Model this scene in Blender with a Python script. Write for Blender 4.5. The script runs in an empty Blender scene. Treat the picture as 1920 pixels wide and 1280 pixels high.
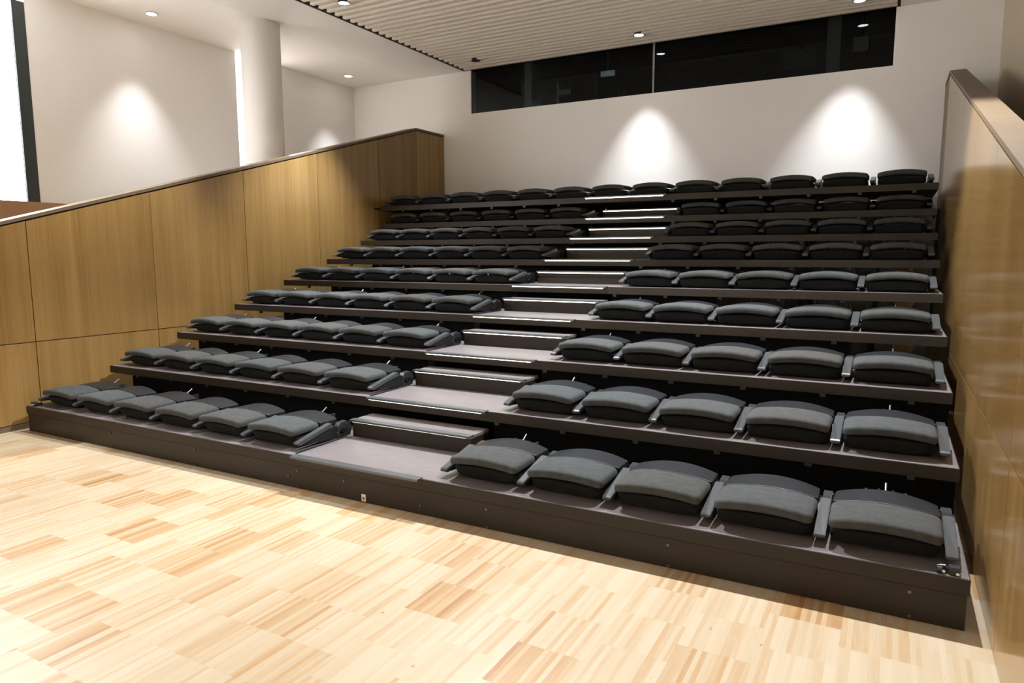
import bpy, bmesh, math, random
from mathutils import Vector, Matrix
random.seed(7)
sc = bpy.context.scene
COL = sc.collection

# ------------------------------------------------------------------ measures
RISE = 0.2662          # height of one row
Z0 = 0.235             # top of the front platform
ROWY = [0.0, 0.817, 1.607, 2.406, 3.210, 4.022, 4.746, 5.252, 5.232]   # front edges (the top tier is pushed in over the eighth)
W = 7.40               # width of the tribune
YB = 7.20              # back wall
ZC = 4.765             # ceiling
AX0, AX1 = 3.415, 4.505   # aisle
LWX, RWX = -0.12, 7.478   # faces of the timber walls
FARX = -2.17              # white corridor wall
SLOPE = 0.281
def wall_top(y):
    return min(1.940 + SLOPE * y, 3.735)
def deck_z(i):
    return Z0 + RISE * i

# ------------------------------------------------------------------ materials
def new_mat(name):
    m = bpy.data.materials.new(name); m.use_nodes = True
    nt = m.node_tree
    return m, nt, nt.nodes['Principled BSDF']
def setp(b, **k):
    names = {'col': 'Base Color', 'rough': 'Roughness', 'metal': 'Metallic', 'spec': 'Specular IOR Level', 'coat': 'Coat Weight', 'sheen': 'Sheen Weight', 'em': 'Emission Strength', 'emc': 'Emission Color', 'coatr': 'Coat Roughness'}
    for a, v in k.items():
        if isinstance(v, tuple) and len(v) == 3: v = (*v, 1)
        b.inputs[names[a]].default_value = v
def N(nt, t, **k):
    n = nt.nodes.new(t)
    for a, v in k.items(): setattr(n, a, v)
    return n
def math_node(nt, op, a=None, b=None, c=None):
    n = N(nt, 'ShaderNodeMath', operation=op)
    for i, v in enumerate((a, b, c)):
        if v is None: continue
        if isinstance(v, (int, float)): n.inputs[i].default_value = v
        else: nt.links.new(v, n.inputs[i])
    return n.outputs[0]
def ramp(nt, fac, stops, interp='LINEAR'):
    r = N(nt, 'ShaderNodeValToRGB'); r.color_ramp.interpolation = interp
    e = r.color_ramp.elements
    while len(e) < len(stops): e.new(0.5)
    for k, (p, c) in enumerate(stops):
        e[k].position = p; e[k].color = (*c, 1)
    nt.links.new(fac, r.inputs[0]); return r.outputs[0]
def mixc(nt, fac, a, b, blend='MIX'):
    n = N(nt, 'ShaderNodeMix', data_type='RGBA', blend_type=blend)
    for s, v in ((0, fac), (6, a), (7, b)):
        if isinstance(v, (int, float)): n.inputs[s].default_value = v
        elif isinstance(v, tuple): n.inputs[s].default_value = (*v, 1)
        else: nt.links.new(v, n.inputs[s])
    return n.outputs[2]
def world_xyz(nt):
    g = N(nt, 'ShaderNodeNewGeometry'); s = N(nt, 'ShaderNodeSeparateXYZ')
    nt.links.new(g.outputs['Position'], s.inputs[0]); return g.outputs['Position'], s.outputs
def comb(nt, x, y, z):
    c = N(nt, 'ShaderNodeCombineXYZ')
    for i, v in enumerate((x, y, z)):
        if isinstance(v, (int, float)): c.inputs[i].default_value = v
        else: nt.links.new(v, c.inputs[i])
    return c.outputs[0]
def noise(nt, vec, scale, detail=3.0, rough=0.5):
    n = N(nt, 'ShaderNodeTexNoise'); n.inputs['Scale'].default_value = scale
    n.inputs['Detail'].default_value = detail; n.inputs['Roughness'].default_value = rough
    nt.links.new(vec, n.inputs['Vector']); return n.outputs['Fac']
def white(nt, vec):
    n = N(nt, 'ShaderNodeTexWhiteNoise', noise_dimensions='3D'); nt.links.new(vec, n.inputs['Vector']); return n.outputs['Value']
def bump(nt, b, h, strength, dist):
    n = N(nt, 'ShaderNodeBump'); n.inputs['Strength'].default_value = strength; n.inputs['Distance'].default_value = dist
    nt.links.new(h, n.inputs['Height']); nt.links.new(n.outputs[0], b.inputs['Normal'])

def plain(name, col, rough=0.5, metal=0.0, spec=0.5, grain=0.0, gscale=60):
    m, nt, b = new_mat(name); setp(b, col=col, rough=rough, metal=metal, spec=spec)
    if grain:
        p, _ = world_xyz(nt); f = noise(nt, p, gscale, 3)
        nt.links.new(mixc(nt, f, tuple(c * (1 - grain) for c in col), tuple(min(1, c * (1 + grain)) for c in col)), b.inputs['Base Color'])
    return m
def emitter(name, col, strength):
    m, nt, b = new_mat(name); setp(b, col=(0.8, 0.8, 0.8), em=strength, emc=col); return m

def parquet():
    m, nt, b = new_mat('industrial_parquet'); p, o = world_xyz(nt)
    bx = math_node(nt, 'DIVIDE', math_node(nt, 'ADD', o[0], 0.28), 0.30)
    ix = math_node(nt, 'FLOOR', bx)
    stag = math_node(nt, 'MULTIPLY', math_node(nt, 'GREATER_THAN', white(nt, comb(nt, ix, 4.0, 2.0)), 0.72), 0.15)
    by = math_node(nt, 'DIVIDE', math_node(nt, 'ADD', math_node(nt, 'ADD', o[1], 0.23), stag), 0.30)
    iy = math_node(nt, 'FLOOR', by)
    half = math_node(nt, 'FLOOR', math_node(nt, 'MULTIPLY', bx, 0.5))
    blk = white(nt, comb(nt, ix, iy, 3.0))
    sx = math_node(nt, 'FLOOR', math_node(nt, 'DIVIDE', o[0], 0.0215))
    st = white(nt, comb(nt, sx, iy, 9.0))
    st2 = white(nt, comb(nt, math_node(nt, 'FLOOR', math_node(nt, 'DIVIDE', o[0], 0.043)), iy, 5.0))
    gr = noise(nt, comb(nt, math_node(nt, 'MULTIPLY', o[0], 90.0), math_node(nt, 'MULTIPLY', o[1], 5.0), st), 1.0, 4, 0.6)
    tone = math_node(nt, 'ADD', math_node(nt, 'MULTIPLY', st, 0.40), math_node(nt, 'MULTIPLY', st2, 0.22))
    tone = math_node(nt, 'ADD', tone, math_node(nt, 'MULTIPLY', math_node(nt, 'POWER', blk, 3.0), 0.38))
    tone = math_node(nt, 'ADD', tone, math_node(nt, 'MULTIPLY', math_node(nt, 'SUBTRACT', gr, 0.5), 0.35))
    c = ramp(nt, tone, [(0.0, (0.49, 0.42, 0.315)), (0.40, (0.445, 0.355, 0.240)), (0.66, (0.40, 0.265, 0.138)), (1.0, (0.295, 0.145, 0.056))])
    kn = noise(nt, comb(nt, math_node(nt, 'MULTIPLY', o[0], 2.2), o[1], 1.0), 11.0, 1)
    c = mixc(nt, ramp(nt, kn, [(0.775, (0, 0, 0)), (0.82, (1, 1, 1))]), c, (0.36, 0.19, 0.08))
    fx = math_node(nt, 'FRACT', bx); fy = math_node(nt, 'FRACT', by)
    seam = math_node(nt, 'MAXIMUM', math_node(nt, 'LESS_THAN', fx, 0.008), math_node(nt, 'LESS_THAN', fy, 0.008))
    c = mixc(nt, math_node(nt, 'MULTIPLY', seam, 0.10), c, (0.3, 0.18, 0.09))
    nt.links.new(c, b.inputs['Base Color']); setp(b, rough=0.36, spec=0.4)
    bump(nt, b, gr, 0.04, 0.002)
    return m

def veneer(name, c0, c1, rough=0.33, axis='x', bumps=0.12):
    """vertical-grain veneer; every panel mesh gets its own tone through the object's random value"""
    m, nt, b = new_mat(name); p, o = world_xyz(nt)
    oi = N(nt, 'ShaderNodeObjectInfo')
    off = math_node(nt, 'MULTIPLY', oi.outputs['Random'], 37.0)
    hor = math_node(nt, 'ADD', o[0], o[1])
    fine = noise(nt, comb(nt, math_node(nt, 'MULTIPLY', hor, 210.0), math_node(nt, 'MULTIPLY', o[2], 1.2), off), 1.0, 5, 0.65)
    wide = noise(nt, comb(nt, math_node(nt, 'MULTIPLY', hor, 9.0), math_node(nt, 'MULTIPLY', o[2], 0.25), off), 1.0, 3, 0.5)
    f = math_node(nt, 'ADD', math_node(nt, 'MULTIPLY', fine, 0.55), math_node(nt, 'MULTIPLY', wide, 0.42))
    f = math_node(nt, 'ADD', f, math_node(nt, 'MULTIPLY', math_node(nt, 'SUBTRACT', oi.outputs['Random'], 0.5), 0.16))
    nt.links.new(ramp(nt, f, [(0.26, c0), (0.70, c1)]), b.inputs['Base Color'])
    setp(b, rough=rough, spec=0.5)
    bump(nt, b, math_node(nt, 'ADD', math_node(nt, 'MULTIPLY', fine, 0.5), wide), bumps, 0.004)
    return m

def fabric(name, k):
    m, nt, b = new_mat(name); p, o = world_xyz(nt)
    oi = N(nt, 'ShaderNodeObjectInfo')
    tx = N(nt, 'ShaderNodeTexCoord')
    n1 = noise(nt, tx.outputs['Object'], 420, 2); n2 = noise(nt, tx.outputs['Object'], 25, 4)
    f = math_node(nt, 'ADD', math_node(nt, 'MULTIPLY', n1, 0.6), math_node(nt, 'MULTIPLY', n2, 0.4))
    c = ramp(nt, f, [(0.3, (0.034 * k, 0.036 * k, 0.037 * k)), (0.7, (0.074 * k, 0.077 * k, 0.077 * k))])
    tint = ramp(nt, oi.outputs['Random'], [(0.0, (0.94, 1.0, 1.02)), (0.5, (1.0, 1.0, 0.99)), (1.0, (0.90, 0.87, 0.83))])
    nt.links.new(mixc(nt, 1.0, c, tint, 'MULTIPLY'), b.inputs['Base Color'])
    setp(b, rough=0.95, spec=0.10, sheen=0.03); bump(nt, b, n1, 0.5, 0.001)
    return m
def leather(name, col, rough, scale, st):
    m, nt, b = new_mat(name); tx = N(nt, 'ShaderNodeTexCoord')
    v = N(nt, 'ShaderNodeTexVoronoi'); v.inputs['Scale'].default_value = scale
    nt.links.new(tx.outputs['Object'], v.inputs['Vector'])
    setp(b, col=col, rough=rough, spec=0.32); bump(nt, b, v.outputs['Distance'], st, 0.001)
    return m
def ribbed(name, col):
    m, nt, b = new_mat(name); p, o = world_xyz(nt)
    w = math_node(nt, 'FRACT', math_node(nt, 'DIVIDE', o[0], 0.036))
    g = math_node(nt, 'LESS_THAN', w, 0.22)
    zone = math_node(nt, 'GREATER_THAN', o[0], -0.62)
    d = math_node(nt, 'MULTIPLY', math_node(nt, 'MULTIPLY', g, zone), 0.22)
    nt.links.new(mixc(nt, d, col, (0.25, 0.23, 0.21)), b.inputs['Base Color']); setp(b, rough=0.8, spec=0.2)
    return m
def deck_mat():
    m, nt, b = new_mat('dark_laminate_deck'); p, o = world_xyz(nt)
    f = noise(nt, comb(nt, math_node(nt, 'MULTIPLY', o[0], 6.0), math_node(nt, 'MULTIPLY', o[1], 60.0), 0.0), 1.0, 4)
    nt.links.new(ramp(nt, f, [(0.25, (0.130, 0.112, 0.112)), (0.75, (0.180, 0.160, 0.164))]), b.inputs['Base Color'])
    setp(b, rough=0.42, spec=0.5); return m
def glass_mat():
    m, nt, b = new_mat('dark_window_glass'); nt.nodes.remove(b)
    out = [n for n in nt.nodes if n.type == 'OUTPUT_MATERIAL'][0]
    t = N(nt, 'ShaderNodeBsdfTransparent'); t.inputs[0].default_value = (0.62, 0.66, 0.68, 1)
    g = N(nt, 'ShaderNodeBsdfGlossy'); g.inputs['Roughness'].default_value = 0.01; g.inputs[0].default_value = (0.42, 0.45, 0.48, 1)
    fr = N(nt, 'ShaderNodeFresnel'); fr.inputs[0].default_value = 1.5
    mx = N(nt, 'ShaderNodeMixShader')
    nt.links.new(fr.outputs[0], mx.inputs[0]); nt.links.new(t.outputs[0], mx.inputs[1]); nt.links.new(g.outputs[0], mx.inputs[2])
    nt.links.new(mx.outputs[0], out.inputs[0]); return m

M = {
 'floor': parquet(),
 'wood': veneer('oak_veneer', (0.175, 0.095, 0.026), (0.385, 0.240, 0.088), 0.17, bumps=0.05),
 'wood_light': veneer('light_oak_edge', (0.125, 0.086, 0.050), (0.180, 0.130, 0.082), 0.5, bumps=0.03),
 'wood_red': veneer('red_oak_wainscot', (0.24, 0.125, 0.06), (0.42, 0.25, 0.135), 0.45, bumps=0.03),
 'wood_tan': veneer('tan_wall_panel', (0.56, 0.47, 0.33), (0.64, 0.55, 0.40), 0.5, bumps=0.03),
 'groove': plain('dark_groove', (0.02, 0.015, 0.01), 0.8),
 'white': plain('white_plaster', (0.82, 0.80, 0.78), 0.85, spec=0.2, grain=0.015, gscale=6),
 'ceil': ribbed('white_perforated_ceiling', (0.84, 0.82, 0.795)),
 'slat': plain('beige_slat', (0.72, 0.66, 0.57), 0.55, grain=0.05, gscale=8),
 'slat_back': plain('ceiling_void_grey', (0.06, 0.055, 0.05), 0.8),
 'deck': deck_mat(),
 'fascia': plain('brown_black_steel', (0.020, 0.0148, 0.0102), 0.42, spec=0.32, grain=0.12, gscale=9),
 'black': plain('black_steel', (0.003, 0.003, 0.003), 0.7, spec=0.06),
 'frame': plain('dark_grey_steel', (0.035, 0.036, 0.040), 0.38, metal=0.3, spec=0.5),
 'nosing': plain('anodised_nosing', (0.13, 0.145, 0.16), 0.35, metal=0.6),
 'chrome': plain('chrome', (0.72, 0.73, 0.75), 0.22, metal=1.0),
 'steel': plain('brushed_steel', (0.20, 0.205, 0.215), 0.42, metal=1.0),
 'bolt': plain('bolt_steel', (0.16, 0.14, 0.12), 0.35, metal=1.0),
 'fabric': fabric('seat_fabric', 1.08), 'fabric_shaded': fabric('shaded_seat_fabric', 0.26),  # second fabric: lower cushions, colour darkened for the shade under the back pad
 'shell': leather('black_shell', (0.009, 0.0105, 0.013), 0.45, 260, 0.25),
 'arm': leather('grey_armrest', (0.055, 0.060, 0.065), 0.34, 330, 0.25),
 'ply': plain('plywood', (0.36, 0.22, 0.11), 0.7, grain=0.2, gscale=12),
 'grey': plain('mid_grey_paint', (0.22, 0.22, 0.22), 0.6),
 'dark_grey': plain('charcoal_frame', (0.032, 0.042, 0.044), 0.45),
 'darkroom': plain('control_room_paint', (0.02, 0.02, 0.02), 0.8),
 'glass': glass_mat(),
 'lens': emitter('downlight_lens', (1.0, 0.97, 0.92), 30.0),
 'lens_off': plain('unlit_lens', (0.02, 0.02, 0.02), 0.3),
 'ring': plain('downlight_ring', (0.5, 0.48, 0.45), 0.4),
 'ring_dark': plain('downlight_dark_ring', (0.03, 0.03, 0.03), 0.4),
 'led': emitter('led_strip', (1.0, 0.92, 0.70), 7.0),
 'pane': emitter('bright_pane', (0.93, 0.97, 1.0), 9.0),
 'sticker': plain('white_label', (0.75, 0.68, 0.62), 0.5),
 'sticker_ink': plain('brown_ink', (0.16, 0.09, 0.06), 0.6),
 'exit_green': emitter('exit_green', (0.05, 0.75, 0.45), 0.25),
 'exit_white': emitter('exit_white', (0.85, 0.95, 0.92), 0.10),
 'blue_tube': emitter('blue_reflex', (0.35, 0.5, 1.0), 0.12),
}

# ------------------------------------------------------------------ mesh helpers
def add_box(bm, x0, x1, y0, y1, z0, z1):
    vs = [bm.verts.new((x, y, z)) for z in (z0, z1) for y in (y0, y1) for x in (x0, x1)]
    for q in ((0, 2, 3, 1), (4, 5, 7, 6), (0, 1, 5, 4), (2, 6, 7, 3), (0, 4, 6, 2), (1, 3, 7, 5)):
        bm.faces.new([vs[i] for i in q])
    return vs
def add_prism(bm, poly, x0, x1):
    """polygon in (y, z) swept along x"""
    a = [bm.verts.new((x0, y, z)) for y, z in poly]; b = [bm.verts.new((x1, y, z)) for y, z in poly]
    bm.faces.new(list(reversed(a))); bm.faces.new(b); n = len(poly)
    for i in range(n):
        j = (i + 1) % n
        bm.faces.new([a[i], a[j], b[j], b[i]])
def add_tube(bm, p, q, r, seg=8):
    p, q = Vector(p), Vector(q); d = q - p
    bmesh.ops.create_cone(bm, cap_ends=True, segments=seg, radius1=r, radius2=r, depth=d.length,
        matrix=Matrix.Translation((p + q) / 2) @ d.to_track_quat('Z', 'Y').to_matrix().to_4x4())
def add_disc(bm, c, r, h, axis='Z', seg=20):
    d = {'Z': Vector((0, 0, h / 2)), 'Y': Vector((0, h / 2, 0)), 'X': Vector((h / 2, 0, 0))}[axis]
    add_tube(bm, Vector(c) - d, Vector(c) + d, r, seg)
def mesh(bm, name, mat, smooth=False):
    bmesh.ops.recalc_face_normals(bm, faces=bm.faces)
    me = bpy.data.meshes.new(name); bm.to_mesh(me); bm.free()
    me.materials.append(M[mat] if isinstance(mat, str) else mat)
    if smooth:
        for p in me.polygons: p.use_smooth = True
    return me
def put(name, me, parent=None, loc=(0, 0, 0), rotz=0):
    o = bpy.data.objects.new(name, me); COL.objects.link(o); o.location = loc; o.rotation_euler = (0, 0, rotz)
    if parent: o.parent = parent
    return o
def obj(name, bm, mat, parent=None, smooth=False):
    return put(name, mesh(bm, name, mat, smooth), parent)
def box(name, x0, x1, y0, y1, z0, z1, mat, parent=None, bev=0):
    bm = bmesh.new(); add_box(bm, x0, x1, y0, y1, z0, z1)
    if bev: bmesh.ops.bevel(bm, geom=bm.edges[:], offset=bev, segments=2, affect='EDGES')
    return obj(name, bm, mat, parent)
def tag(o, label, cat=None, group=None, kind=None):
    o['label'] = label
    if cat: o['category'] = cat
    if group: o['group'] = group
    if kind: o['kind'] = kind
    return o
def thing(name, label, cat, loc=(0, 0, 0), group=None):
    o = bpy.data.objects.new(name, None); COL.objects.link(o); o.location = loc; o.empty_display_size = 0.1
    return tag(o, label, cat, group)
def struct(o, label, cat):
    return tag(o, label, cat, kind='structure')
def copy_tree(o, parent=None):
    c = o.copy(); COL.objects.link(c)
    if parent: c.parent = parent
    for ch in o.children: copy_tree(ch, c)
    return c

# ------------------------------------------------------------------ room shell
YF = -7.0   # wall behind the camera
struct(box('floor', FARX - 1.4, 8.1, YF, YB + 0.1, -0.1, 0.0, 'floor'), 'pale strip parquet floor in front of the seating', 'floor')

# back wall with the long window opening
WX0, WX1, WZ0 = 0.445, 6.875, 4.045
bm = bmesh.new()
add_box(bm, FARX - 1.4, WX0, YB, YB + 0.15, 0, ZC)
add_box(bm, WX0, WX1, YB, YB + 0.15, 0, WZ0)
add_box(bm, WX1, 8.18, YB, YB + 0.15, 0, ZC)
struct(obj('wall_back', bm, 'white'), 'white plaster wall behind the top row', 'wall')
# white corridor wall on the left: from the bright pane to the opening, then on to the back
bm = bmesh.new()
add_box(bm, FARX - 0.15, FARX, 1.425, 4.46, 2.27, ZC)
add_box(bm, FARX - 0.15, FARX, 5.30, YB, 2.27, ZC)
struct(obj('wall_left', bm, 'white'), 'white corridor wall beyond the left timber wall', 'wall')
bm = bmesh.new()
add_box(bm, FARX - 1.4, FARX - 1.25, 3.2, YB, 0, ZC)
add_box(bm, FARX - 1.25, FARX - 0.15, 3.2, 3.35, 0, ZC)
struct(obj('wall_recess', bm, 'white'), 'white wall of the recess behind the round column', 'wall')
box_w = box('trim_1', FARX - 0.15, FARX + 0.02, YF, YB, 0, 2.27, 'wood_red')
struct(box_w, 'reddish timber wainscot under the white corridor wall', 'wainscot')
# bright pane and dark post at the far left
bm = bmesh.new(); add_box(bm, FARX - 0.32, FARX - 0.30, -3.0, 1.425, 2.27, ZC)
w = struct(obj('window_1', bm, 'pane'), 'bright frosted window at the far left behind the dark post', 'window')
box('window_post', FARX - 0.015, FARX + 0.004, 1.285, 1.425, 2.27, 4.59, 'dark_grey', w)
bm = bmesh.new(); add_box(bm, FARX - 0.15, FARX, YF, -3.0, 2.27, ZC)
struct(obj('wall_left_front', bm, 'white'), 'white corridor wall beside the bright window', 'wall')
# wall behind the camera and the tan wall on the right
struct(box('wall_front', FARX - 0.3, 8.1, YF - 0.1, YF, 0, ZC, 'white'), 'white wall facing the seating', 'wall')
struct(box('wall_right', 8.03, 8.18, YF, YB, 0, ZC, 'wood_tan'), 'tan panelled wall beyond the right timber wall', 'wall')

# ceiling: plain perforated field, sunk slat field between X 0.30 and 6.93
SX0, SX1, SYF = 0.305, 6.925, -6.0
bm = bmesh.new()
add_box(bm, FARX - 1.4, SX0, YF, YB, ZC, ZC + 0.25)
add_box(bm, SX1, 8.18, YF, YB, ZC, ZC + 0.25)
add_box(bm, SX0, SX1, YF, SYF, ZC, ZC + 0.25)
ceiling = struct(obj('ceiling', bm, 'ceil'), 'white perforated ceiling around the slatted field', 'ceiling')
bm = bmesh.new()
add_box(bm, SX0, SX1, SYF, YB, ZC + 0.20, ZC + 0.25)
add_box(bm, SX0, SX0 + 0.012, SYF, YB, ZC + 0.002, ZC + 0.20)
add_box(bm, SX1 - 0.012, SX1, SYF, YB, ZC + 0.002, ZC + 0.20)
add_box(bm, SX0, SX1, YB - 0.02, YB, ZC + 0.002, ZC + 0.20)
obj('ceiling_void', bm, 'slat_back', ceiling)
bm = bmesh.new()
y = YB - 0.055
while y > SYF + 0.1:
    add_box(bm, SX0 + 0.06, SX1 - 0.04, y - 0.055, y, ZC - 0.004, ZC + 0.105)
    y -= 0.15
obj('ceiling_slat', bm, 'slat', ceiling)

# timber walls left and right of the seating
def timber_wall(name, xface, side, seams, label, back, end_light=False):
    """side = -1: body lies towards -x. Panels are separate meshes with dark gaps between."""
    y0, y1 = seams[0], seams[-1]
    t = 0.20 if side < 0 else 0.155
    xa, xb = (xface - t, xface - 0.02) if side < 0 else (xface + 0.02, xface + t)
    prof = [(y0, 0.0), (y1, 0.0), (y1, wall_top(y1) - 0.035), (6.36, wall_top(6.36) - 0.035), (y0, wall_top(y0) - 0.035)]
    bm = bmesh.new(); add_prism(bm, prof, xa, xb)
    root = struct(obj(name, bm, 'groove'), label, 'wall')
    root.data.materials[0] = M['groove']
    # outer skin on the far side
    pa, pb = (xface - 0.02, xface) if side < 0 else (xface, xface + 0.02)
    g = 0.004
    for a, b in zip(seams[:-1], seams[1:]):
        thick_gap = 0.012 if abs(a - 5.35) < 0.01 else g
        zb = 0.055 if side < 0 else 0.008
        lo = [(a + g, zb), (b - g, zb), (b - g, 0.812 - g), (a + g, 0.812 - g)]
        bm = bmesh.new(); add_prism(bm, lo, pa, pb); obj('wood_panel', bm, 'wood', root)
        hi = [(a + thick_gap, 0.812 + g), (b - g, 0.812 + g), (b - g, wall_top(b) - 0.048), (a + thick_gap, wall_top(a) - 0.048)]
        light = end_light and b == y1
        bm = bmesh.new(); add_prism(bm, hi, pa, pb); obj('wood_panel', bm, 'wood_light' if light else 'wood', root)
    oa, ob = (xface - t, xface + 0.004) if side < 0 else (xface - 0.004, xface + t)
    cap = [(y0, wall_top(y0) - 0.032), (6.36, wall_top(6.36) - 0.032), (y1, wall_top(y1) - 0.032), (y1, wall_top(y1)), (6.36, wall_top(6.36)), (y0, wall_top(y0))]
    bm = bmesh.new(); add_prism(bm, cap, oa, ob); obj('coping', bm, 'wood_light', root)
    # far skin
    sa, sb = (xa - 0.012, xa) if side < 0 else (xb, xb + 0.012)
    sk = [(y0, 0.0), (y1, 0.0), (y1, wall_top(y1) - 0.035), (6.36, wall_top(6.36) - 0.035), (y0, wall_top(y0) - 0.035)]
    bm = bmesh.new(); add_prism(bm, sk, sa, sb); obj('outer_skin', bm, 'wood_light', root)
    return root
wl = timber_wall('wall_timber_left', LWX, -1, [-3.62, -2.35, -1.08, 0.195, 1.467, 2.734, 4.02, 5.35, 6.36, YB - 0.01], 'oak panelled wall rising along the left end of the seating', None)
wr = timber_wall('wall_timber_right', RWX, 1, [-3.96, -2.69, -1.42, -0.15, 1.12, 2.40, 3.67, 5.00, 6.30, YB - 0.01], 'oak panelled wall rising along the right end of the seating', None, True)
struct(box('baseboard_left', LWX, LWX + 0.014, -3.6, 7.0, 0.0, 0.048, 'wood_light'), 'slim timber baseboard under the left panelled wall', 'baseboard')
# door handle on the left wall beside the wide seam
bm = bmesh.new(); add_tube(bm, (LWX, 5.30, 2.33), (LWX + 0.05, 5.30, 2.33), 0.012); add_tube(bm, (LWX + 0.05, 5.31, 2.33), (LWX + 0.05, 5.17, 2.335), 0.011)
obj('door_handle', bm, 'black', wl)

# round column
bm = bmesh.new(); add_disc(bm, (-0.79, 3.72, ZC / 2), 0.262, ZC, 'Z', 64)
c = obj('round_column', bm, 'white', smooth=False)
for p in c.data.polygons: p.use_smooth = abs(p.normal.z) < 0.5
struct(c, 'round white column behind the left timber wall', 'column')

# ------------------------------------------------------------------ control room behind the long window
struct_room = bmesh.new()
add_box(struct_room, WX0 - 0.6, WX1 + 0.6, 10.2, 10.3, 2.9, 5.3)
add_box(struct_room, WX0 - 0.7, WX0 - 0.6, YB + 0.15, 10.3, 2.9, 5.3)
add_box(struct_room, WX1 + 0.6, WX1 + 0.7, YB + 0.15, 10.3, 2.9, 5.3)
add_box(struct_room, WX0 - 0.7, WX1 + 0.7, YB + 0.15, 10.3, 2.8, 2.9)
add_box(struct_room, WX0 - 0.7, WX1 + 0.7, YB + 0.15, 10.3, 5.25, 5.35)
add_box(struct_room, WX0 - 0.7, WX1 + 0.7, YB, YB + 0.15, ZC + 0.25, 5.35)
struct(obj('wall_control_room', struct_room, 'darkroom'), 'dark control room walls seen through the long window', 'wall')
win = bpy.data.objects.new('window_2', None); COL.objects.link(win); win.location = (0, 0, 0)
struct(win, 'long dark window high in the back wall', 'window')
MUL = 3.675
box('window_pane', WX0, MUL - 0.014, YB + 0.030, YB + 0.038, WZ0, ZC + 0.03, 'glass', win)
box('window_pane', MUL + 0.014, WX1, YB + 0.030, YB + 0.038, WZ0, ZC + 0.03, 'glass', win)
box('window_mullion', MUL - 0.014, MUL + 0.014, YB + 0.02, YB + 0.06, WZ0, ZC + 0.03, 'grey', win)
bm = bmesh.new(); add_box(bm, WX0, WX1, YB + 0.06, YB + 0.15, WZ0 - 0.012, WZ0 + 0.004); obj('window_sill', bm, 'black', win)
# fittings in the control room
e = thing('exit_sign', 'green and white exit sign hanging in the dark control room', 'exit sign', (2.30, 8.9, 4.86))
box('sign_face', -0.13, 0.13, -0.02, 0.02, -0.045, 0.045, 'exit_white', e)
bm = bmesh.new(); add_box(bm, -0.035, 0.005, -0.024, -0.020, -0.03, 0.02); add_disc(bm, (0.02, -0.022, 0.022), 0.012, 0.004, 'Y', 10); add_prism(bm, [(-0.024, -0.03), (-0.020, -0.03), (-0.020, 0.0), (-0.024, 0.0)], 0.01, 0.05)
obj('running_figure', bm, 'exit_green', e)
box('hanger', -0.01, 0.01, -0.008, 0.008, 0.045, 0.39, 'grey', e)
def control_box(x, label):
    t = thing('control_box', label, 'control box', (x, YB + 0.20, 4.05), 'control boxes on the window sill')
    box('casing', -0.075, 0.075, -0.04, 0.05, -0.25, 0.14, 'dark_grey', t, 0.004)
    for dx, dz in ((-0.04, 0.035), (0.035, 0.055)):
        box('fader', dx - 0.022, dx + 0.022, -0.048, -0.040, dz, dz + 0.007, 'chrome', t)
    bm = bmesh.new(); add_disc(bm, (0.005, -0.045, 0.095), 0.018, 0.012, 'Y', 16); obj('knob', bm, 'black', t)
control_box(3.12, 'dark grey control box behind the glass under the exit sign')
control_box(1.62, 'dark grey control box behind the glass near the rack post')
t = thing('equipment_rack', 'pale slotted rack post with a shelf bracket inside the control room', 'rack', (1.85, 7.75, 2.9))
box('post', -0.02, 0.02, -0.02, 0.02, 0, 1.62, 'grey', t)
box('shelf_bracket', 0.02, 0.24, -0.02, 0.02, 1.40, 1.49, 'grey', t)
box('rear_post', 0.55, 0.59, 0.3, 0.34, 0, 1.75, 'dark_grey', t)
struct(box('control_room_column', 1.27, 1.40, 7.62, 7.75, 2.9, 5.25, 'grey'), 'grey column standing inside the control room window', 'column')
struct(box('control_room_column', 6.02, 6.20, 7.80, 7.95, 2.9, 5.25, 'grey'), 'grey column near the right end of the control room window', 'column')
t = thing('monitor', 'flat monitor hung left of the right control room column', 'monitor', (5.65, 7.95, 4.45))
box('screen', -0.22, 0.22, -0.02, 0.02, -0.14, 0.14, 'dark_grey', t)
box('bracket', -0.02, 0.02, 0, 0.03, 0.14, 0.80, 'black', t)
t = thing('projector', 'pale projector hung right of the right control room column', 'projector', (6.45, 8.05, 4.55))
box('casing', -0.10, 0.10, -0.15, 0.15, -0.10, 0.10, 'grey', t, 0.01)
box('ceiling_mount', -0.02, 0.02, -0.02, 0.02, 0.10, 0.70, 'black', t)

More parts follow.
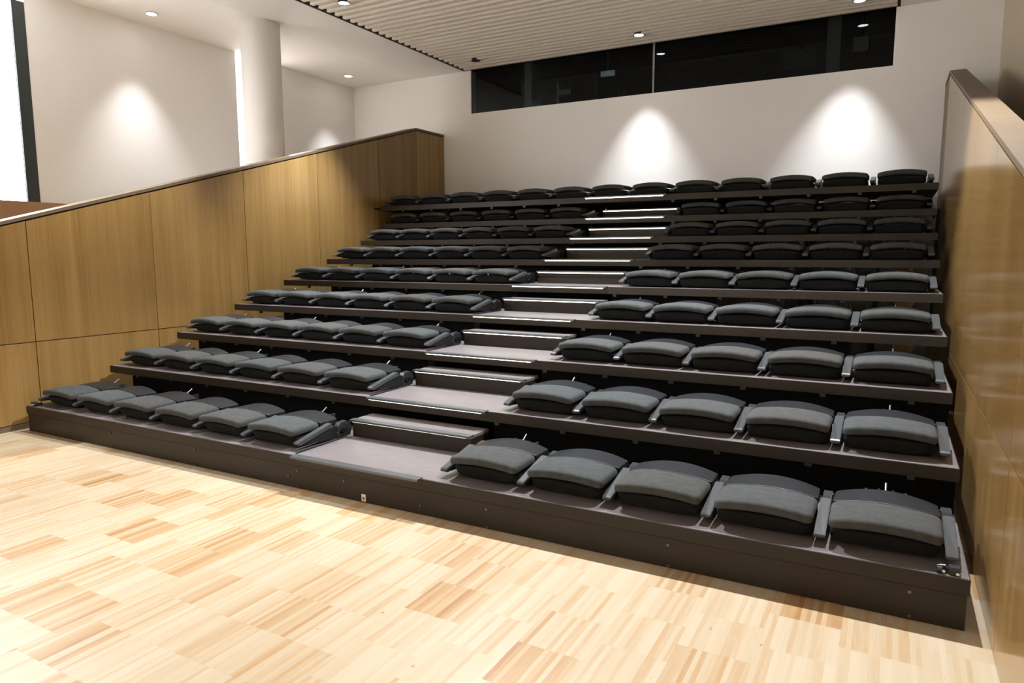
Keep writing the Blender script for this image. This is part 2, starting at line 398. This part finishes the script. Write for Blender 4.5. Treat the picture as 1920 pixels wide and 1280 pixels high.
# ------------------------------------------------------------------ seating platforms (one telescopic tier each)
ORD = ['front', 'second', 'third', 'fourth', 'fifth', 'sixth', 'seventh', 'eighth', 'top']
bolt_bm = bmesh.new(); add_disc(bolt_bm, (0, -0.003, 0), 0.008, 0.006, 'Y', 10)
BOLT = mesh(bolt_bm, 'bolt', 'bolt')
def nosing_and_led(parent, x0, x1, yf, z):
    bm = bmesh.new()
    add_box(bm, x0, x1, yf - 0.034, yf + 0.030, z, z + 0.005)
    add_box(bm, x0, x1, yf - 0.034, yf - 0.028, z - 0.010, z)
    n = obj('step_nosing', bm, 'nosing', parent)
    bm = bmesh.new(); add_box(bm, x0 + 0.006, x1 - 0.045, yf - 0.009, yf - 0.0005, z - 0.0185, z - 0.006)
    obj('light_strip', bm, 'led', n)
for i in range(9):
    y0, z = ROWY[i], deck_z(i)
    depth = 0.885 if i < 8 else YB - y0 - 0.01
    lab = {0: 'lowest seating platform with the bolted dark fascia on the parquet',
           8: 'topmost seating platform pushed in over the eighth row'}.get(i, 'dark seating platform carrying the %s row of seats' % ORD[i])
    P = thing('seating_platform', lab, 'seating platform', (0, y0, 0), 'telescopic seating platforms')
    bm = bmesh.new(); add_box(bm, 0.004, W - 0.004, 0.012, depth, z - 0.030, z); obj('deck', bm, 'deck', P)
    bm = bmesh.new()
    add_box(bm, 0.0, W, 0.0, 0.012, z - 0.070, z + 0.001)
    add_box(bm, 0.0, 0.004, 0.012, depth, z - 0.070, z + 0.001); add_box(bm, W - 0.004, W, 0.012, depth, z - 0.070, z + 0.001)
    obj('front_lip', bm, 'fascia', P)
    nosing_and_led(P, AX0, AX1, 0.0, z + 0.001)
    if i == 0:
        bm = bmesh.new(); add_box(bm, 0.008, W - 0.008, 0.008, 0.020, 0.003, z - 0.075)
        add_box(bm, 0.008, 0.020, 0.020, 0.80, 0.003, z - 0.075); add_box(bm, W - 0.020, W - 0.008, 0.020, 0.80, 0.003, z - 0.075)
        obj('fascia_panel', bm, 'fascia', P)
        for bx, bz in [(0.22, 0.135), (0.21, 0.022), (1.28, 0.136), (1.28, 0.018), (2.362, 0.132), (2.36, 0.016), (3.354, 0.080), (3.446, 0.128), (3.449, 0.012),
                       (3.87, 0.122), (4.496, 0.061), (4.981, 0.123), (4.983, 0.014), (6.081, 0.126), (6.084, 0.012), (7.176, 0.132), (7.182, 0.020)]:
            put('bolt', BOLT, P, (bx, 0.008, bz))
        lp = box('warning_label', 4.017, 4.052, 0.0065, 0.008, 0.008, 0.056, 'sticker', P)
        bm = bmesh.new()
        pts = [(4.0345 + 0.0085 * math.sin(a) * (1 if math.cos(a) < 0.2 else 0.62), 0.0055, 0.027 - 0.011 * math.cos(a) * (1 if math.cos(a) > 0 else 1.25)) for a in [k * math.pi / 8 for k in range(16)]]
        a = [bm.verts.new(q) for q in pts]; b = [bm.verts.new((q[0], 0.0066, q[2])) for q in pts]
        bm.faces.new(a); bm.faces.new(list(reversed(b)))
        for k in range(16): bm.faces.new([a[k], a[(k + 1) % 16], b[(k + 1) % 16], b[k]])
        obj('drop_symbol', bm, 'sticker_ink', lp)
        # small end brackets standing at both ends of the lip
        for sx, s in ((0.045, 1), (W - 0.06, -1)):
            bm = bmesh.new()
            add_box(bm, sx - 0.02, sx + 0.02, 0.03, 0.07, z, z + 0.035); add_tube(bm, (sx - 0.03, 0.05, z + 0.028), (sx + 0.07 * s, 0.05, z + 0.024), 0.009)
            add_box(bm, sx + 0.03 * s - 0.012, sx + 0.03 * s + 0.012, 0.05, 0.10, z, z + 0.022); add_disc(bm, (sx + 0.055 * s, 0.035, z + 0.015), 0.014, 0.02, 'X', 12)
            obj('end_bracket', bm, 'frame', P)
            bm = bmesh.new(); add_disc(bm, (sx + 0.012, 0.022, z + 0.012), 0.007, 0.01, 'Y', 10); add_disc(bm, (sx + 0.04 * s, 0.022, z + 0.016), 0.006, 0.01, 'Y', 10)
            obj('screw_head', bm, 'chrome', P)
    else:
        # riser below the lip
        yp = max(0.045, ROWY[i - 1] + 0.765 - y0)
        zl, zh = deck_z(i - 1) + 0.004, z - 0.032
        xl = 0.30 if i < 3 else 0.78
        xr = W - 0.012 if i < 3 else W - 0.62
        bm = bmesh.new()
        if i < 4:
            add_box(bm, xl, AX0 - 0.03, yp, yp + 0.012, zl, zh); add_box(bm, AX1 + 0.03, xr, yp, yp + 0.012, zl, zh)
        else:
            add_box(bm, xl, AX0 - 0.03, yp, yp + 0.012, zl, zh); add_box(bm, AX1 + 0.03, 5.6, yp, yp + 0.012, zl, zh)
        add_box(bm, AX0 - 0.02, AX1 + 0.02, yp + 0.115, yp + 0.127, zl, zh)
        obj('riser_panel', bm, 'black', P)
        # undercarriage: joists under the deck, posts, braces
        bm = bmesh.new()
        for k in range(14):
            jx = 0.42 + k * 0.52
            if AX0 - 0.05 < jx < AX1 + 0.05: continue
            add_box(bm, jx - 0.018, jx + 0.018, 0.016, 0.040, z - 0.095, z - 0.031)
        yq = 0.55 if i < 8 else 1.15
        for px in (0.55, 2.2, 3.3, 4.7, 6.1, 6.85):
            add_box(bm, px - 0.025, px + 0.025, yq, yq + 0.05, 0.0, z - 0.031)
        add_box(bm, 0.5, 6.9, yq + 0.05, yq + 0.09, max(0.06, z - 0.40), max(0.06, z - 0.40) + 0.05)
        obj('underframe', bm, 'frame', P)
        if i >= 4:
            bm = bmesh.new()
            for k in range(5):
                bx = 5.75 + 0.30 * k
                add_tube(bm, (bx, yq + 0.12, z - 0.04), (bx + 0.22, yq + 0.12, max(0.1, z - 0.60)), 0.010, 6)
            obj('brace', bm, 'nosing', P)
            bm = bmesh.new(); prev = None
            for k in range(13):
                a = math.pi * k / 12; q = Vector((5.35 + 0.11 * math.cos(a), yq - 0.05, z - 0.045 - 0.10 * math.sin(a)))
                if prev is not None: add_tube(bm, prev, q, 0.007, 6)
                prev = q
            obj('cable_loop', bm, 'shell', P)
        if i >= 3:
            box('plywood_block', 7.06, 7.20, yq - 0.02, yq + 0.05, z - 0.19, z - 0.034, 'ply', P)
    # rubber strip along the aisle edge of the left block
    if i < 8:
        box('cover_strip', AX0 - 0.034, AX0 - 0.012, 0.05, 0.58, z, z + 0.004, 'shell', P)

# ------------------------------------------------------------------ intermediate aisle steps
NTH = ['first', 'second', 'third', 'fourth', 'fifth', 'sixth', 'seventh', 'eighth']
for i in range(8):
    z = deck_z(i) + 0.002; h = RISE / 2
    nxt = 'top' if i == 7 else ORD[i + 1]
    S = thing('aisle_step', 'lit aisle step between the %s row and the %s row' % (ORD[i], nxt), 'step', (0, ROWY[i], 0), 'intermediate aisle steps')
    bm = bmesh.new(); add_box(bm, AX0 + 0.015, AX1, 0.600, 0.845, z + h - 0.022, z + h - 0.001); obj('tread', bm, 'deck', S)
    bm = bmesh.new(); add_box(bm, AX0 + 0.015, AX1, 0.604, 0.616, z, z + h - 0.022)
    add_box(bm, AX0 + 0.015, AX0 + 0.027, 0.616, 0.84, z, z + h - 0.022); add_box(bm, AX1 - 0.012, AX1, 0.616, 0.84, z, z + h - 0.022)
    obj('riser', bm, 'fascia', S)
    nosing_and_led(S, AX0 + 0.010, AX1 + 0.003, 0.604, z + h - 0.001)

# ------------------------------------------------------------------ seats, all folded flat
def arch(u):            # crowned across the width
    return 0.025 * (1 - u * u)
def rounded(w, y0, y1, z0, z1, rv, rh, ncut, fn, segs=4):
    """rounded box, cut across, then bent by fn(x, y, z) -> (x, y, z)"""
    bm = bmesh.new(); add_box(bm, -w, w, y0, y1, z0, z1)
    bmesh.ops.recalc_face_normals(bm, faces=bm.faces)
    if rv:
        ed = [e for e in bm.edges if abs(e.verts[0].co.z - e.verts[1].co.z) > 1e-5]
        bmesh.ops.bevel(bm, geom=ed, offset=rv, segments=segs, affect='EDGES', profile=0.5)
    if rh:
        ed = [e for e in bm.edges if abs(e.verts[0].co.z - e.verts[1].co.z) < 1e-6 and len(e.link_faces) == 2 and
              abs(e.link_faces[0].normal.z) + abs(e.link_faces[1].normal.z) > 0.9 and abs(e.link_faces[0].normal.dot(e.link_faces[1].normal)) < 0.5]
        bmesh.ops.bevel(bm, geom=ed, offset=rh, segments=segs, affect='EDGES', profile=0.5)
    for k in range(1, ncut):
        x = -w + 2 * w * k / ncut
        bmesh.ops.bisect_plane(bm, geom=bm.verts[:] + bm.edges[:] + bm.faces[:], plane_co=(x, 0, 0), plane_no=(1, 0, 0))
    for k in range(1, 5):
        yy = y0 + (y1 - y0) * k / 5
        bmesh.ops.bisect_plane(bm, geom=bm.verts[:] + bm.edges[:] + bm.faces[:], plane_co=(0, yy, 0), plane_no=(0, 1, 0))
    for v in bm.verts: v.co = Vector(fn(*v.co))
    return bm
PW = 0.241
def pad_fn(x, y, z):
    u = x / PW; v = (y - 0.080) / 0.295
    up = (z - 0.092) / 0.048
    bulge = 0.006 * max(0, up) * (1 - (2 * v - 1) ** 4) * (1 - u ** 6)
    return (x * (1 - 0.02 * (1 - v)), y + 0.014 * u * u * (1 - v), z + arch(u) + bulge - 0.004 * (1 - v) ** 2)
def shell_fn(x, y, z):
    u = x / PW; v = (y - 0.378) / 0.202
    return (x * (1 - 0.025 * v), y - 0.016 * u * u * v, z + arch(u) * (1 + 0.5 * v) - 0.006 * v)
def seat_fn(x, y, z):
    u = x / 0.232; v = (y - 0.105) / 0.40; up = (z - 0.008) / 0.074
    return (x, y + 0.050 * (1 - up) * (1 - v) + 0.014 * u * u * (1 - v), z + 0.6 * arch(u) * up)
ME = {}
ME['back_cushion'] = mesh(rounded(PW, 0.080, 0.375, 0.092, 0.140, 0.034, 0.018, 12, pad_fn), 'back_cushion', 'fabric', True)
ME['back_panel'] = mesh(rounded(PW - 0.002, 0.378, 0.580, 0.100, 0.139, 0.010, 0.004, 12, shell_fn, 2), 'back_panel', 'shell', False)
ME['seat_cushion'] = mesh(rounded(0.232, 0.105, 0.505, 0.008, 0.082, 0.050, 0.024, 12, seat_fn), 'seat_cushion', 'fabric_shaded', True)
bm = bmesh.new(); add_box(bm, -0.20, 0.20, 0.30, 0.52, 0.001, 0.010); add_box(bm, -0.22, 0.22, 0.508, 0.575, 0.001, 0.085); add_tube(bm, (-0.22, 0.605, 0.085), (0.22, 0.605, 0.085), 0.016)
for sx in (-0.15, 0.15): add_box(bm, sx - 0.02, sx + 0.02, 0.56, 0.61, 0.001, 0.10)
ME['seat_frame'] = mesh(bm, 'seat_frame', 'black')
# armrest: sloping wedge with a rounded nose
prof = [(0.102, 0.036), (0.092, 0.041), (0.089, 0.048), (0.092, 0.056), (0.103, 0.063), (0.425, 0.130), (0.436, 0.130), (0.441, 0.121), (0.430, 0.097), (0.118, 0.035)]
bm = bmesh.new(); add_prism(bm, prof, -0.026, 0.026)
bmesh.ops.recalc_face_normals(bm, faces=bm.faces)
bmesh.ops.bevel(bm, geom=[e for e in bm.edges if abs(e.verts[0].co.x - e.verts[1].co.x) < 1e-6], offset=0.004, segments=2, affect='EDGES')
ME['armrest'] = mesh(bm, 'armrest', 'arm')
bm = bmesh.new()
add_prism(bm, [(0.140, 0.034), (0.44, 0.006), (0.50, 0.010), (0.50, 0.095), (0.45, 0.105), (0.428, 0.090)], -0.021, 0.021)
ME['arm_cheek'] = mesh(bm, 'arm_cheek', 'shell')
bm = bmesh.new()
add_prism(bm, [(0.502, 0.001), (0.64, 0.001), (0.66, 0.06), (0.635, 0.105), (0.60, 0.118), (0.53, 0.112), (0.502, 0.085)], -0.022, 0.022)
ME['pivot_bracket'] = mesh(bm, 'pivot_bracket', 'frame')
bm = bmesh.new(); add_disc(bm, (0, 0.545, 0.048), 0.020, 0.058, 'X', 16)
ME['pivot_hub'] = mesh(bm, 'pivot_hub', 'black')
bm = bmesh.new(); add_disc(bm, (0, 0.545, 0.048), 0.010, 0.064, 'X', 12)
ME['pivot_bolt'] = mesh(bm, 'pivot_bolt', 'chrome')
bm = bmesh.new(); add_disc(bm, (0, 0.495, 0.040), 0.009, 0.050, 'X', 12); add_disc(bm, (0, 0.600, 0.098), 0.006, 0.052, 'X', 10)
ME['screw_head'] = mesh(bm, 'screw_head', 'steel')
bm = bmesh.new()
add_tube(bm, (0.0, 0.605, 0.118), (0.0, 0.700, 0.172), 0.0055); add_tube(bm, (-0.03, 0.640, 0.138), (0.03, 0.640, 0.138), 0.006)
add_box(bm, -0.062, -0.030, 0.600, 0.620, 0.128, 0.142); add_box(bm, 0.030, 0.062, 0.600, 0.620, 0.128, 0.142); add_box(bm, -0.036, -0.030, 0.60, 0.61, 0.128, 0.165); add_box(bm, 0.030, 0.036, 0.60, 0.61, 0.128, 0.165)
ME['folding_strut'] = mesh(bm, 'folding_strut', 'steel')
bm = bmesh.new(); add_box(bm, -0.05, 0.05, 0.585, 0.66, 0.100, 0.126); add_box(bm, -0.10, -0.088, 0.58, 0.69, 0.02, 0.135); add_box(bm, 0.088, 0.10, 0.58, 0.69, 0.02, 0.135)
ME['strut_bracket'] = mesh(bm, 'strut_bracket', 'frame')

def arm_at(root, x):
    a = put('armrest', ME['armrest'], root, (x, 0, 0))
    put('arm_cheek', ME['arm_cheek'], a)
    b = put('pivot_bracket', ME['pivot_bracket'], root, (x, 0, 0))
    put('pivot_hub', ME['pivot_hub'], b); put('pivot_bolt', ME['pivot_bolt'], b); put('screw_head', ME['screw_head'], b)
def make_seat(pitch, both, strut):
    r = bpy.data.objects.new('folded_seat', None); COL.objects.link(r); r.empty_display_size = 0.1
    for n in ('back_cushion', 'back_panel', 'seat_cushion', 'seat_frame'): put(n, ME[n], r)
    arm_at(r, pitch / 2)
    if both: arm_at(r, -pitch / 2)
    if strut:
        b = put('strut_bracket', ME['strut_bracket'], r); put('folding_strut', ME['folding_strut'], b)
    return r
protos = {}
def place_seat(i, x, pitch, both, strut, label):
    key = (round(pitch, 3), both, strut)
    if key not in protos:
        r = protos[key] = make_seat(pitch, both, strut)
    else:
        r = copy_tree(protos[key])
    r.location = (x, ROWY[i], deck_z(i) + 0.001)
    tag(r, label, 'seat', 'folded seats of the %s row' % ORD[i])
PL = 0.543
XL0, XR1, PLL = 0.058, 7.334, 0.5483
for i in range(8):
    for k in range(6):
        n = 5 - k
        where = 'beside the aisle' if n == 0 else ('next to the timber wall' if k == 0 else '%s from the aisle' % NTH[n])
        place_seat(i, XL0 + PLL * (k + 0.5), PLL, k == 0, k in (0, 2, 5) and i != 6, 'grey folded seat in the %s row of the six-seat block, %s' % (ORD[i], where))
    for k in range(5):
        where = 'beside the aisle' if k == 0 else ('next to the timber wall' if k == 4 else '%s from the aisle' % NTH[k])
        place_seat(i, XR1 - PL * (5 - k - 0.5), PL, k == 0, k in (0, 4) and i != 6, 'grey folded seat in the %s row of the five-seat block, %s' % (ORD[i], where))
PT = (XR1 - XL0) / 13
TN = NTH + ['ninth', 'tenth', 'eleventh', 'twelfth']
for k in range(13):
    where = 'at the left timber wall' if k == 0 else ('at the right timber wall' if k == 12 else '%s from the left timber wall' % TN[k])
    place_seat(8, XL0 + PT * (k + 0.5), PT, k == 0, False, 'dark folded seat in the unbroken top row, %s' % where)

# ------------------------------------------------------------------ lamps
LAMP_W = {}
def downlight(x, y, label, watts, dark=False, col=(1, 0.97, 0.93), size=80, blend=0.6, group=None, lens='lens', tilt=(0, 0)):
    t = thing('downlight', label, 'downlight', (x, y, ZC), group)
    zz = -0.006
    bm = bmesh.new()
    bmesh.ops.create_cone(bm, cap_ends=False, segments=28, radius1=0.078, radius2=0.066, depth=0.012, matrix=Matrix.Translation((0, 0, zz)))
    bmesh.ops.create_cone(bm, cap_ends=False, segments=28, radius1=0.066, radius2=0.066, depth=0.05, matrix=Matrix.Translation((0, 0, zz + 0.02)))
    obj('trim_ring', bm, 'ring_dark' if dark else 'ring', t)
    bm = bmesh.new(); add_disc(bm, (0, 0, zz + 0.002), 0.065, 0.006, 'Z', 28)
    obj('lens', bm, lens, t)
    if dark and watts:
        bm = bmesh.new(); add_disc(bm, (0, 0, 0.09), 0.072, 0.16, 'Z', 24); obj('housing', bm, 'ring_dark', t)
    if watts:
        l = bpy.data.lights.new('bulb', 'SPOT'); l.energy = watts; l.color = col; l.spot_size = math.radians(size); l.spot_blend = blend; l.shadow_soft_size = 0.03
        o = bpy.data.objects.new('bulb', l); COL.objects.link(o); o.parent = t; o.location = (0, 0, -0.03); o.rotation_euler = (math.radians(tilt[1]), math.radians(-tilt[0]), 0)
    return t
COOL = (0.93, 0.965, 1.0); WARM = (1.0, 0.965, 0.92); NEU = (0.965, 0.98, 1.0)
G = 'downlights in the slatted ceiling'
downlight(3.615, 6.69, 'lit downlight in the slats above the middle of the long window', 540, True, COOL, 62, 1.0, group=G, tilt=(-0.5, 0))
downlight(6.470, 6.69, 'lit downlight in the slats at the right end of the long window', 540, True, COOL, 62, 1.0, group=G, tilt=(-4.0, 0))
downlight(0.860, 6.69, 'unlit black downlight in the slats at the left end of the long window', 0, True, group=G, lens='lens_off')
downlight(0.780, 3.65, 'lit downlight in the slats near the round column', 1050, True, COOL, 76, 0.7, group=G)
T = (0, -12)
downlight(0.780, 1.00, 'lit downlight in the slats above the front rows of the six-seat block', 680, True, NEU, 84, 0.5, group=G, tilt=(0, -8))
downlight(3.615, 2.05, 'lit downlight in the slats above the aisle at the third row', 1400, True, NEU, 96, 0.45, group=G, tilt=T)
downlight(6.470, 2.05, 'lit downlight in the slats above the third row of the five-seat block', 1250, True, NEU, 96, 0.45, group=G, tilt=T)
for x, w in ((0.78, 'left'), (3.615, 'middle'), (6.47, 'right')):
    downlight(x, -3.95, 'added unseen fill lamp in the slats over the open floor, %s of its row' % w, 90, True, NEU, 84, 0.8, group=G)  # unseen row added to fill the floor in front of the seating
    downlight(x, -5.47, 'added unseen bounce lamp in the slats close to the front wall, %s of its row' % w, 2700, True, NEU, 66, 0.6, group=G)  # unseen row added for bounce light on slats and back wall
G2 = 'downlights in the corridor ceiling'
downlight(-1.686, 2.734, 'lit downlight in the white corridor ceiling left of the column', 270, False, NEU, 68, 1.0, group=G2)
downlight(-1.633, 6.447, 'lit downlight in the white corridor ceiling at the back wall', 270, False, NEU, 68, 1.0, group=G2)
downlight(-1.686, -0.98, 'lit downlight in the white corridor ceiling over the front end', 1200, False, WARM, group=G2)
downlight(-2.85, 5.6, 'added unseen lamp brightening the recess behind the corridor opening', 2600, False, NEU, 130, 0.6, group=G2)  # added to light the recess and spill onto the corridor ceiling

wd = bpy.data.worlds.new('world'); sc.world = wd; wd.use_nodes = True
wd.node_tree.nodes['Background'].inputs[0].default_value = (1.0, 0.93, 0.85, 1)
wd.node_tree.nodes['Background'].inputs[1].default_value = 0.0

# ------------------------------------------------------------------ camera
cd = bpy.data.cameras.new('camera'); cam = bpy.data.objects.new('camera', cd); COL.objects.link(cam)
cam.location = (7.029, -3.4336, 1.6328)
cam.rotation_euler = (1.4459, 0.0022, 0.4981)
cd.sensor_fit = 'HORIZONTAL'; cd.sensor_width = 36.0; cd.lens = 24.507; cd.clip_start = 0.02
sc.camera = cam
sc.view_settings.view_transform = 'Standard'; sc.view_settings.look = 'None'
sc.view_settings.gamma = 1.0; sc.view_settings.use_curve_mapping = False
sc.view_settings.exposure = 0.0
sc.cycles.use_denoising = True
sc.cycles.max_bounces = 8; sc.cycles.diffuse_bounces = 5
